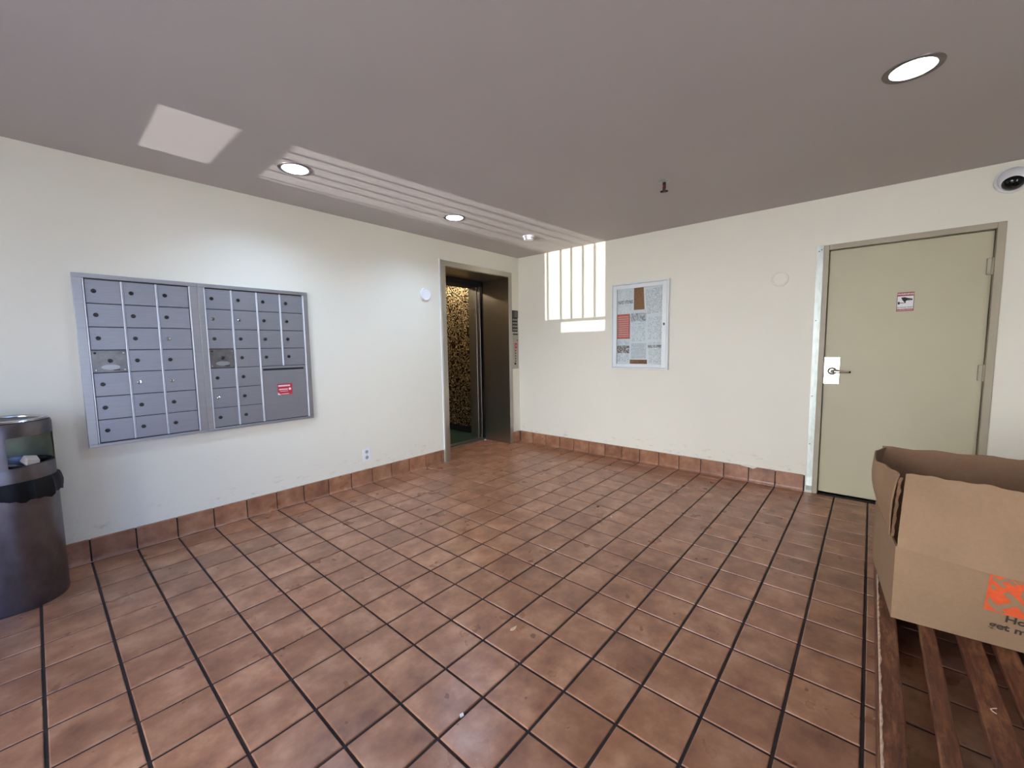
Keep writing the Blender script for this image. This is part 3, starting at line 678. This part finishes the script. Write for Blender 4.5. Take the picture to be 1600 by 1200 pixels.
# galvanised guard strip nailed beside the frame
b = B(); prev = None
zs = [0.018, 0.06, 0.13, 0.30, 0.62, 0.95, 1.08, 1.35, 1.75, 2.066]; dxs = [-0.005, -0.010, -0.004, -0.003, -0.0035, -0.003, -0.005, -0.003, -0.003, -0.004]
rows = []
for z, dx in zip(zs, dxs):
    rows.append([b.verts.new((dx, -3.197-0.004*(z < 1.0)*(1-z), z)), b.verts.new((dx-0.002, -3.220, z)), b.verts.new((dx-0.001, -3.2415-0.003*(z < 1.0)*(1-z), z))])
for r0, r1 in zip(rows, rows[1:]):
    for j in range(2): b.faces.new((r0[j], r0[j+1], r1[j+1], r1[j]))
r = bmesh.ops.extrude_face_region(b, geom=list(b.faces)); bmesh.ops.translate(b, vec=(0.0018, 0, 0), verts=[v for v in r['geom'] if isinstance(v, bmesh.types.BMVert)])
gs = thing('guard_strip', 'bright galvanised steel strip nailed beside the pale door frame', 'metal strip', (0, -3.22, 0.018))
me = fin(b, 'strip'); me.transform(Matrix.Translation((0, 3.22, -0.018))); obj('strip', me, MT['galv'], gs)
for z in (0.42, 0.83, 1.46, 2.02, 2.03): cylm('nail', (-0.0045, 0.008 if z != 2.03 else -0.008, z-0.018), (-0.0075, 0.008 if z != 2.03 else -0.008, z-0.018), 0.0045, MT['lock'], gs, 10)
# camera warning sticker
t = thing('surveillance_sticker', 'red and white video surveillance warning sticker on the pale door', 'sticker', (0.030, -3.747, 1.574))
boxm('sheet', (-0.0008, -0.047, -0.070), (0, 0.047, 0.070), MT['print_white'], t)
boxm('top_band', (-0.0012, -0.047, 0.042), (-0.0007, 0.047, 0.070), MT['dark_red'], t)
boxm('bottom_band', (-0.0012, -0.047, -0.070), (-0.0007, 0.047, -0.052), MT['dark_red'], t)
for s in (-1, 1): boxm('border', (-0.0012, s*0.0455-0.0015, -0.052), (-0.0007, s*0.0455+0.0015, 0.042), MT['ink'], t)
letter('WARNING', 0.019, MT['print_white'], t, Vector((-0.0014, 0, 0.056)), ROT_B, bold=0.0004)
letter('24 HOUR VIDEO', 0.0118, MT['ink'], t, Vector((-0.0014, 0, -0.042)), ROT_B, bold=0.0003)
letter('SURVEILLANCE', 0.0125, MT['print_white'], t, Vector((-0.0014, 0, -0.061)), ROT_B)
def flat(n, pts, par, mat, h0=-0.0014, h1=-0.0006):
    b = B(); prism(b, pts, h0, h1, 'YZ'); return obj(n, b, mat, par)
flat('camera_picture', [(0.024, 0.032), (0.004, 0.034), (-0.014, 0.026), (-0.037, 0.020), (-0.040, 0.014), (-0.034, 0.008), (-0.014, 0.010), (-0.004, 0.006), (0.000, -0.003), (0.006, -0.002), (0.018, 0.014)], t, MT['ink'])
flat('lens_picture', [(-0.010, 0.012), (-0.030, 0.014), (-0.032, 0.008), (-0.014, 0.006)], t, simple('grey_print', srgb(150, 148, 142), 0.5), -0.0018, -0.0013)
flat('bracket_picture', [(0.006, -0.003), (-0.002, -0.003), (-0.002, -0.011), (0.006, -0.010), (0.030, -0.011), (0.032, -0.019), (0.040, -0.018), (0.042, -0.006), (0.038, 0.002), (0.032, 0.001), (0.030, -0.006), (0.006, -0.006)], t, MT['ink'])

# ------------------------------------------------------------------ trash bin
BC = (-4.42, -0.265); BR = 0.185
t = thing('trash_bin', 'tall round stainless trash bin with open hood and black liner', 'trash bin', (*BC, 0))
lathem('body', [(0.0001, 0.004), (BR-0.008, 0.004), (BR-0.002, 0.0), (BR, 0.012), (BR, 0.60), (BR-0.004, 0.60), (BR-0.006, 0.02)], MT['steel_bin'], t, 64)
b = B(); n = 72; prof = [(0.004, 0.575), (0.011, 0.572), (0.013, 0.60), (0.012, 0.63), (0.006, 0.648), (-0.006, 0.650), (-0.012, 0.60)]
rings = []
for k in range(n):
    a = 2*math.pi*k/n; row = []
    fl_ = 0.010*math.sin(3*a+1.0)+0.006*math.sin(11*a)+0.005*math.sin(23*a+2); wob = 0.0035*math.sin(17*a)+0.0025*math.sin(29*a+1)
    for j, (dr, z) in enumerate(prof):
        rr = BR+dr+(wob if 0 < j < 5 else 0)+(0.004 if j in (1, 2) else 0); zz = z+(fl_ if j < 3 else 0.0)-0.012*(j < 3)
        row.append(b.verts.new((rr*math.cos(a), rr*math.sin(a), zz)))
    rings.append(row)
for k in range(n):
    for j in range(len(prof)-1): b.faces.new((rings[k][j], rings[(k+1) % n][j], rings[(k+1) % n][j+1], rings[k][j+1]))
obj('liner_bag', fin(b, 'liner_bag', True), MT['bag'], t)
# hood: lower ring, closed back, posts, cap
HR = BR-0.002
lathem('hood_ring', [(HR-0.004, 0.640), (HR, 0.640), (HR, 0.712), (HR-0.002, 0.722), (HR-0.010, 0.726), (HR-0.014, 0.715), (HR-0.006, 0.640)], MT['steel_bin'], t, 64)
MT['hood_in'] = simple('dull_green_grey_metal', srgb(150, 148, 118), 0.5, 0.3, 8, 0.2)
lathem('hood_back', [(HR-0.004, 0.715), (HR-0.004, 0.89), (HR, 0.89), (HR, 0.715)], MT['hood_in'], t, 48, (0, 0, 0), 'Z', math.radians(-8), math.radians(188))
for an in (-88, -170):
    lathem('hood_post', [(HR-0.005, 0.715), (HR-0.005, 0.89), (HR, 0.89), (HR, 0.715), (HR-0.005, 0.715)], MT['steel_bin'], t, 6, (0, 0, 0), 'Z', math.radians(an-6), math.radians(an+6))
lathem('hood_cap', [(HR-0.006, 0.872), (HR+0.001, 0.872), (HR+0.001, 0.925), (HR-0.004, 0.940), (HR-0.02, 0.947), (HR-0.035, 0.944), (HR-0.06, 0.936), (0.0001, 0.934)], MT['chrome'] if False else MT['steel_bin'], t, 64)
lathem('cap_rim', [(HR-0.006, 0.944), (HR-0.012, 0.952), (HR-0.024, 0.954), (HR-0.034, 0.948), (HR-0.036, 0.940)], metal('bright_cap_steel', srgb(190, 188, 190), 0.18, (5, 5, 5), 0.08), t, 64)
lathem('sacking', [(0.0001, 0.700), (0.08, 0.690), (0.14, 0.675), (HR-0.008, 0.66)], simple('matt_black_sacking', srgb(16, 15, 15), 0.95), t, 40)
for m_, v_ in ((MT['bag'], 0.22), (bpy.data.materials['matt_black_sacking'], 0.05)): m_.node_tree.nodes['Principled BSDF'].inputs['Specular IOR Level'].default_value = v_
# rubbish lying in the mouth of the bin
MT['pack'] = paper_mat('printed_wrapper', srgb(196, 186, 172), srgb(120, 60, 48), 5, 0.6)
b = B(); bx(b, (-0.028, -0.024, -0.002), (0.028, 0.024, 0.030), 0.004, 2)
for v in b.verts: v.co.x += 0.25*v.co.z*math.sin(v.co.y*70); v.co.y += 0.2*v.co.z
o = obj('crumpled_carton', b, MT['pack'], None, (BC[0]+0.092, BC[1]-0.112, 0.728), (0.5, 0.25, 0.7)); tag(o, 'small pale printed carton lying in the mouth of the trash bin', 'carton')
b = B(); n = 14
for k in range(3): bmesh.ops.create_icosphere(b, subdivisions=2, radius=0.022, matrix=Matrix.Translation((0.018*k-0.018, 0.008*(k % 2), 0.004*k)) @ Matrix.Diagonal((1.2, 0.8, 0.7, 1)))
for v in b.verts: v.co += Vector((math.sin(v.co.y*190), math.sin(v.co.z*210), math.sin(v.co.x*170)))*0.003
o = obj('crumpled_bag', fin(b, 'crumpled_bag', True), MT['bag'], None, (BC[0]+0.112, BC[1]-0.055, 0.728)); tag(o, 'crumpled black plastic bag beside the carton in the trash bin', 'bag')
b = B(); cyl(b, (BC[0]-0.05, BC[1]-0.15, 0.752), (BC[0]+0.075, BC[1]-0.10, 0.715), 0.007, n=10); me = fin(b, 'stick'); tag(obj('drinking_straw', me, simple('grey_straw', srgb(120, 112, 108), 0.5)), 'grey straw sloping across the mouth of the trash bin', 'straw')

# ------------------------------------------------------------------ wooden pallet
PZ = 0.13; PX0, PX1 = -3.02, -0.80
t = thing('wooden_pallet', 'long red-brown slatted wooden pallet on the tiles under the cardboard box', 'pallet', (PX0, -3.64, 0))
def pl(n, lo, hi, mat, bev=0.0): 
    return boxm(n, (lo[0]-PX0, lo[1]+3.64, lo[2]), (hi[0]-PX0, hi[1]+3.64, hi[2]), mat, t, bev)
slats = [(-3.645, -3.702), (-3.768, -3.816), (-3.880, -3.944), (-3.974, -4.032), (-4.092, -4.15), (-4.21, -4.268), (-4.328, -4.386), (-4.446, -4.504), (-4.56, -4.62)]
for q, (a, c) in enumerate(slats):
    b = B(); n = 24; rows = []
    for k in range(n+1):
        x = (PX1-PX0)*k/n; w1 = random.uniform(-1, 1)*0.0016; w2 = random.uniform(-1, 1)*0.0016; wz = random.uniform(-1, 1)*0.001
        rows.append([b.verts.new((x, y+3.64, z)) for y, z in ((c+w1, PZ-0.024), (c+w1, PZ-0.004+wz), (c+0.004+w1, PZ+wz), (a-0.004+w2, PZ+wz), (a+w2, PZ-0.004+wz), (a+w2, PZ-0.024))])
    for r0, r1 in zip(rows, rows[1:]):
        for j in range(6): b.faces.new((r0[j], r0[(j+1) % 6], r1[(j+1) % 6], r1[j]))
    b.faces.new(rows[0]); b.faces.new(rows[-1][::-1])
    s_ = obj('slat', b, MT['wood'], t)
    if q == 0:
        b = B()   # bare worn arris along the outer slat
        rows = []
        for k in range(61):
            x = 0.05+(1.35)*k/60; w = 0.0008+0.0018*abs(math.sin(k*1.3)+0.6*math.sin(k*0.41)); e = random.uniform(-1, 1)*0.0012
            rows.append([b.verts.new((x, a+3.64-0.0005+e, PZ+0.0016)), b.verts.new((x, a+3.64-0.0005+e-w*1.7, PZ+0.0020)), b.verts.new((x, a+3.64-0.0005+e-w*1.7, PZ-0.002)), b.verts.new((x, a+3.64+0.0022, PZ-0.004))])
        for r0, r1 in zip(rows, rows[1:]):
            for j in range(4): b.faces.new((r0[j], r0[(j+1) % 4], r1[(j+1) % 4], r1[j]))
        b.faces.new(rows[0]); b.faces.new(rows[-1][::-1])
        obj('worn_edge', b, MT['wood_worn'], s_)
for x in (-3.0, -1.55, -0.86): pl('bearer', (x, -4.62, 0.0), (x+0.045, -3.668, PZ-0.024), MT['wood'], 0.002)
pl('side_rail', (PX0, -3.664, 0.0), (PX1, -3.640, PZ-0.0245), MT['wood'], 0.002)
for (x, y) in ((-2.42, -3.915), (-2.68, -3.93)):
    b = B(); pts = [Vector((x+0.012*k*0.6, y+0.010*math.sin(k*0.9), PZ+0.002)) for k in range(5)]
    for p0, p1 in zip(pts, pts[1:]): cyl(b, p0, p1, 0.0016, n=6)
    me = fin(b, 'fibre')
    tag(obj('paper_shred', me, MT['wood_worn']), 'thin pale shred lying on the third pallet slat, %s the box' % ('nearest' if x > -2.5 else 'farther from'), 'scrap', 'shreds on the pallet')

# ------------------------------------------------------------------ cardboard box
ang = -math.atan2(0.035, 0.363)      # box turned slightly: front face runs from the near corner towards -y
CX = thing('cardboard_box', 'large open brown cardboard box with orange logo standing on the pallet', 'box', (-2.018, -3.684, PZ+0.0028), 0)
ey = Vector((0.0960, -0.9954, 0)); ex = Vector((0.9954, 0.0960, 0))     # along the front, and into the depth
WB, DB, HB, TH = 0.92, 0.60, 0.310, 0.006
def bp(u, d, z): v = ey*u+ex*d; return (v.x, v.y, z)
def sheet(name, grid, mat, parent=CX, th=0.005, nrm=None):
    """curved board of real thickness through a grid of (u, d, z) points; thickness along nrm (u, d, z)"""
    b = B(); nr = Vector(nrm)
    A = [[b.verts.new(bp(*p)) for p in row] for row in grid]
    C = [[b.verts.new(bp(*(Vector(p)+nr*th))) for p in row] for row in grid]
    R, Q = len(A), len(A[0])
    for i in range(R-1):
        for j in range(Q-1):
            b.faces.new((A[i][j], A[i][j+1], A[i+1][j+1], A[i+1][j])); b.faces.new((C[i][j], C[i+1][j], C[i+1][j+1], C[i][j+1]))
    for i in range(R-1):
        b.faces.new((A[i][0], A[i+1][0], C[i+1][0], C[i][0])); b.faces.new((A[i][-1], C[i][-1], C[i+1][-1], A[i+1][-1]))
    for j in range(Q-1):
        b.faces.new((A[0][j], C[0][j], C[0][j+1], A[0][j+1])); b.faces.new((A[-1][j], A[-1][j+1], C[-1][j+1], C[-1][j]))
    return obj(name, fin(b, name, True), mat, parent)
def lin(a, c, n): return [a+(c-a)*k/(n-1) for k in range(n)]
def bulge(u):                                   # the slack front bows out along the crease, away from the corner
    e = min(1, max(0, (WB-u)/0.35)); return min(0.115, 0.285*max(0, u)-0.0*u)*(e*e*(3-2*e))
zfold = lambda u: HB-0.008*min(1, u/0.2)
front = sheet('front_panel', [[(u, -bulge(u)*(z/HB), z*zfold(u)/HB) for u in lin(0, WB, 60)] for z in lin(0.001, HB, 10)], MT['card'], CX, TH, (0, 1, 0))
sheet('back_panel', [[(u, DB, z) for u in lin(0, WB, 4)] for z in lin(0.001, HB, 3)], MT['card_in'], CX, TH, (0, -1, 0))
sheet('left_panel', [[(0.0, d, z) for d in lin(0.0, DB, 8)] for z in lin(0.001, HB, 4)], MT['card'], CX, TH, (1, 0, 0))
sheet('right_panel', [[(WB, d, z) for d in lin(TH, DB-TH, 4)] for z in lin(0.001, HB-0.03, 3)], MT['card'], CX, TH, (-1, 0, 0))
boxb = B(); vs = [boxb.verts.new(bp(u, d, z)) for z in (0.0005, 0.006) for u, d in ((0.007, 0.007), (WB-0.007, 0.007), (WB-0.007, DB-0.007), (0.007, DB-0.007))]
for f in ((0, 1, 2, 3), (4, 7, 6, 5), (0, 4, 5, 1), (1, 5, 6, 2), (2, 6, 7, 3), (3, 7, 4, 0)): boxb.faces.new([vs[i] for i in f])
obj('bottom_panel', boxb, MT['card_in'], CX)
# standing flaps
def ftop(u): return 0.606-0.010*min(1, u/0.3)+0.004*math.sin(u*31)+0.003*math.sin(u*83)
gridf = []
for s in lin(0, 1, 13):
    row = []
    for u in lin(0.004, WB-0.01, 44):
        u2 = u+0.016*s*(1-u/0.3) if u < 0.3 else u
        z = zfold(u)+0.001+(ftop(u)-zfold(u))*s
        dent = 0.012*math.exp(-((u-0.118)/0.008)**2)*math.exp(-(s/0.22)**2) - 0.010*math.exp(-((u-0.135)/0.008)**2)*math.exp(-(s/0.25)**2) + 0.010*math.exp(-((u-0.31-0.20*s)/0.010)**2)*math.exp(-((s-0.14)/0.16)**2)
        d = -bulge(u)*(1-0.15*s) - 0.007*math.exp(-((s-0.03)/0.06)**2) + 0.085*s*min(1, 0.3+u/0.2) + dent + 0.004*math.sin(u*9)*s
        row.append((u2, d, z))
    gridf.append(row)
ff = sheet('front_flap', gridf, MT['card'], CX, TH, (0, 1, 0))
sheet('back_flap', [[(u, DB+0.004*math.sin(u*6)*s, HB+0.002+0.292*s+0.004*math.sin(u*37)*s) for u in lin(0.012, WB-0.01, 24)] for s in lin(0, 1, 5)], MT['card_in'], CX, TH, (0, -1, 0))
gl_ = []
for s in lin(0, 1, 8):
    row = []
    for d in lin(0.0, DB-0.02, 20):
        far = d/(DB-0.02)
        u = -0.055*math.sin(min(1, s*1.05)*math.pi*0.62)*(0.35+0.65*math.sin(far*math.pi*0.9))*1.0
        u += 0.05*s*(far**6) + 0.004*math.sin(d*20)*s
        near = max(0, 1-far*3.5)
        d2_ = d+0.035*s*near*0.0
        z = HB+0.002+s*(0.298-0.01*far+0.004*math.sin(d*45))
        if far < 0.3: u += 0.010*s - 0.010*(1-far/0.3)*(1-s)
        row.append((u, d2_+0.105*(1-s)**0.8*(1-far)**3+0.004*math.sin(s*23)*(1-far)**6, z))
    gl_.append(row)
lf = sheet('left_flap', gl_, MT['card'], CX, TH, (1, 0, 0))
sheet('right_flap', [[(WB+0.10*s, d, HB-0.03+0.002+0.26*s) for d in lin(0.02, DB-0.02, 6)] for s in lin(0, 1, 4)], MT['card'], CX, TH, (-1, 0, 0))
sheet('torn_edge', [[(-0.0035+0.003*math.sin(s*40), 0.100*(1-s)**0.8-0.003+0.003*math.sin(s*31), HB+0.004+0.285*s), (0.006+0.003*math.sin(s*27), 0.100*(1-s)**0.8-0.004, HB+0.004+0.285*s)] for s in lin(0, 1, 14)], MT['card_edge'], lf, 0.003, (0, 1, 0))
# printed logo: orange square with knocked-out slanted letters, and the line of lettering under it
UB = Matrix(((ey.x, 0, -ex.x, 0), (ey.y, 0, -ex.y, 0), (0, 1, 0, 0), (0, 0, 0, 1)))
def onbox(me, u0, z0):                          # bend flat print onto the bowed front panel
    for v in me.vertices:
        u, z = u0+v.co.x, z0+v.co.y
        v.co = bp(u, -bulge(u)*(min(HB, max(0, z))/zfold(u))-0.0022-v.co.z, z)
    me.update(); return me
LU, LZ0, LS, LH = 0.246, 0.150, 0.27, 0.155
b = B(); bmesh.ops.create_grid(b, x_segments=18, y_segments=9, size=0.5, matrix=Matrix.Translation((LS/2, LH/2, 0.0006)) @ Matrix.Diagonal((LS, LH, 1, 1)))
logo = obj('logo_square', onbox(fin(b, 'logo_square'), LU, LZ0), MT['orange'], front); logo['label'] = 'orange square logo with slanted letters'
for word, size, cx_, cy_ in (('THE', 0.060, 0.030, 0.135), ('HOME', 0.125, 0.150, 0.125), ('DEPOT', 0.125, 0.260, 0.060)):
    me = text_mesh(word, size, 'logo_lettering', 0.0004, 0.0030); me.transform(Matrix.Translation((cx_, cy_, 0.0014)) @ Matrix.Rotation(math.radians(43), 4, 'Z'))
    b = B(); b.from_mesh(me)
    for co, no in (((0.006, 0, 0), (-1, 0, 0)), ((LS-0.006, 0, 0), (1, 0, 0)), ((0, 0.005, 0), (0, -1, 0)), ((0, LH-0.001, 0), (0, 1, 0))):
        bmesh.ops.bisect_plane(b, geom=b.verts[:]+b.edges[:]+b.faces[:], plane_co=co, plane_no=no, clear_outer=True)
    obj('logo_lettering', onbox(fin(b, 'logo_lettering'), LU, LZ0), MT['card'], front)
me = text_mesh('How doers\nget more done.', 0.040, 'slogan_lettering', 0.0006, 0.0007); me.transform(Matrix.Translation((0.150, -0.038, 0.0012)))
obj('slogan_lettering', onbox(me, LU-0.005, LZ0), MT['ink_faded'], front)

# ------------------------------------------------------------------ scraps on the floor
def scrap(pts, h, mat, lab, name, loc):
    b = B(); prism(b, pts, 0.0006, h, 'XY'); tag(obj(name, b, mat, None, loc), lab, 'scrap')
def floor_at(px, py):
    d = _f + _r2*((px-800)/FPX) - _u2*((py-600)/FPX); t_ = -CAM.z/d.z; return (CAM.x+d.x*t_, CAM.y+d.y*t_, 0)
scrap([(-0.022, 0.004), (-0.010, 0.010), (0.004, 0.006), (0.022, 0.002), (0.008, -0.006), (-0.006, -0.008), (-0.016, -0.004)], 0.002, simple('tan_leaf', srgb(205, 178, 138), 0.8), 'small tan leaf scrap lying on a tile in mid floor', 'leaf_scrap', floor_at(803, 982))
scrap([(-0.008, -0.004), (0.006, -0.006), (0.010, 0.003), (-0.002, 0.007)], 0.005, MT['print_white'], 'tiny white pebble in the grout at the lower middle of the floor', 'white_pebble', floor_at(721, 1119))
scrap([(-0.006, -0.004), (0.006, -0.005), (0.007, 0.004), (-0.003, 0.006)], 0.004, MT['print_white'], 'tiny white crumb on the tiles out from the notice case, beside a dark one', 'white_crumb', floor_at(955, 808))
scrap([(-0.012, -0.006), (0.014, -0.008), (0.012, 0.006), (-0.008, 0.010)], 0.004, MT['ink_faded'], 'small dark flat crumb on the tiles out from the notice case', 'dark_crumb', floor_at(934, 792))
scrap([(-0.016, -0.008), (0.014, -0.010), (0.018, 0.006), (-0.010, 0.010)], 0.006, MT['print_white'], 'white crumb at the foot of the elevator\'s right reveal', 'white_crumb', (-0.262, RD-0.02, 0))
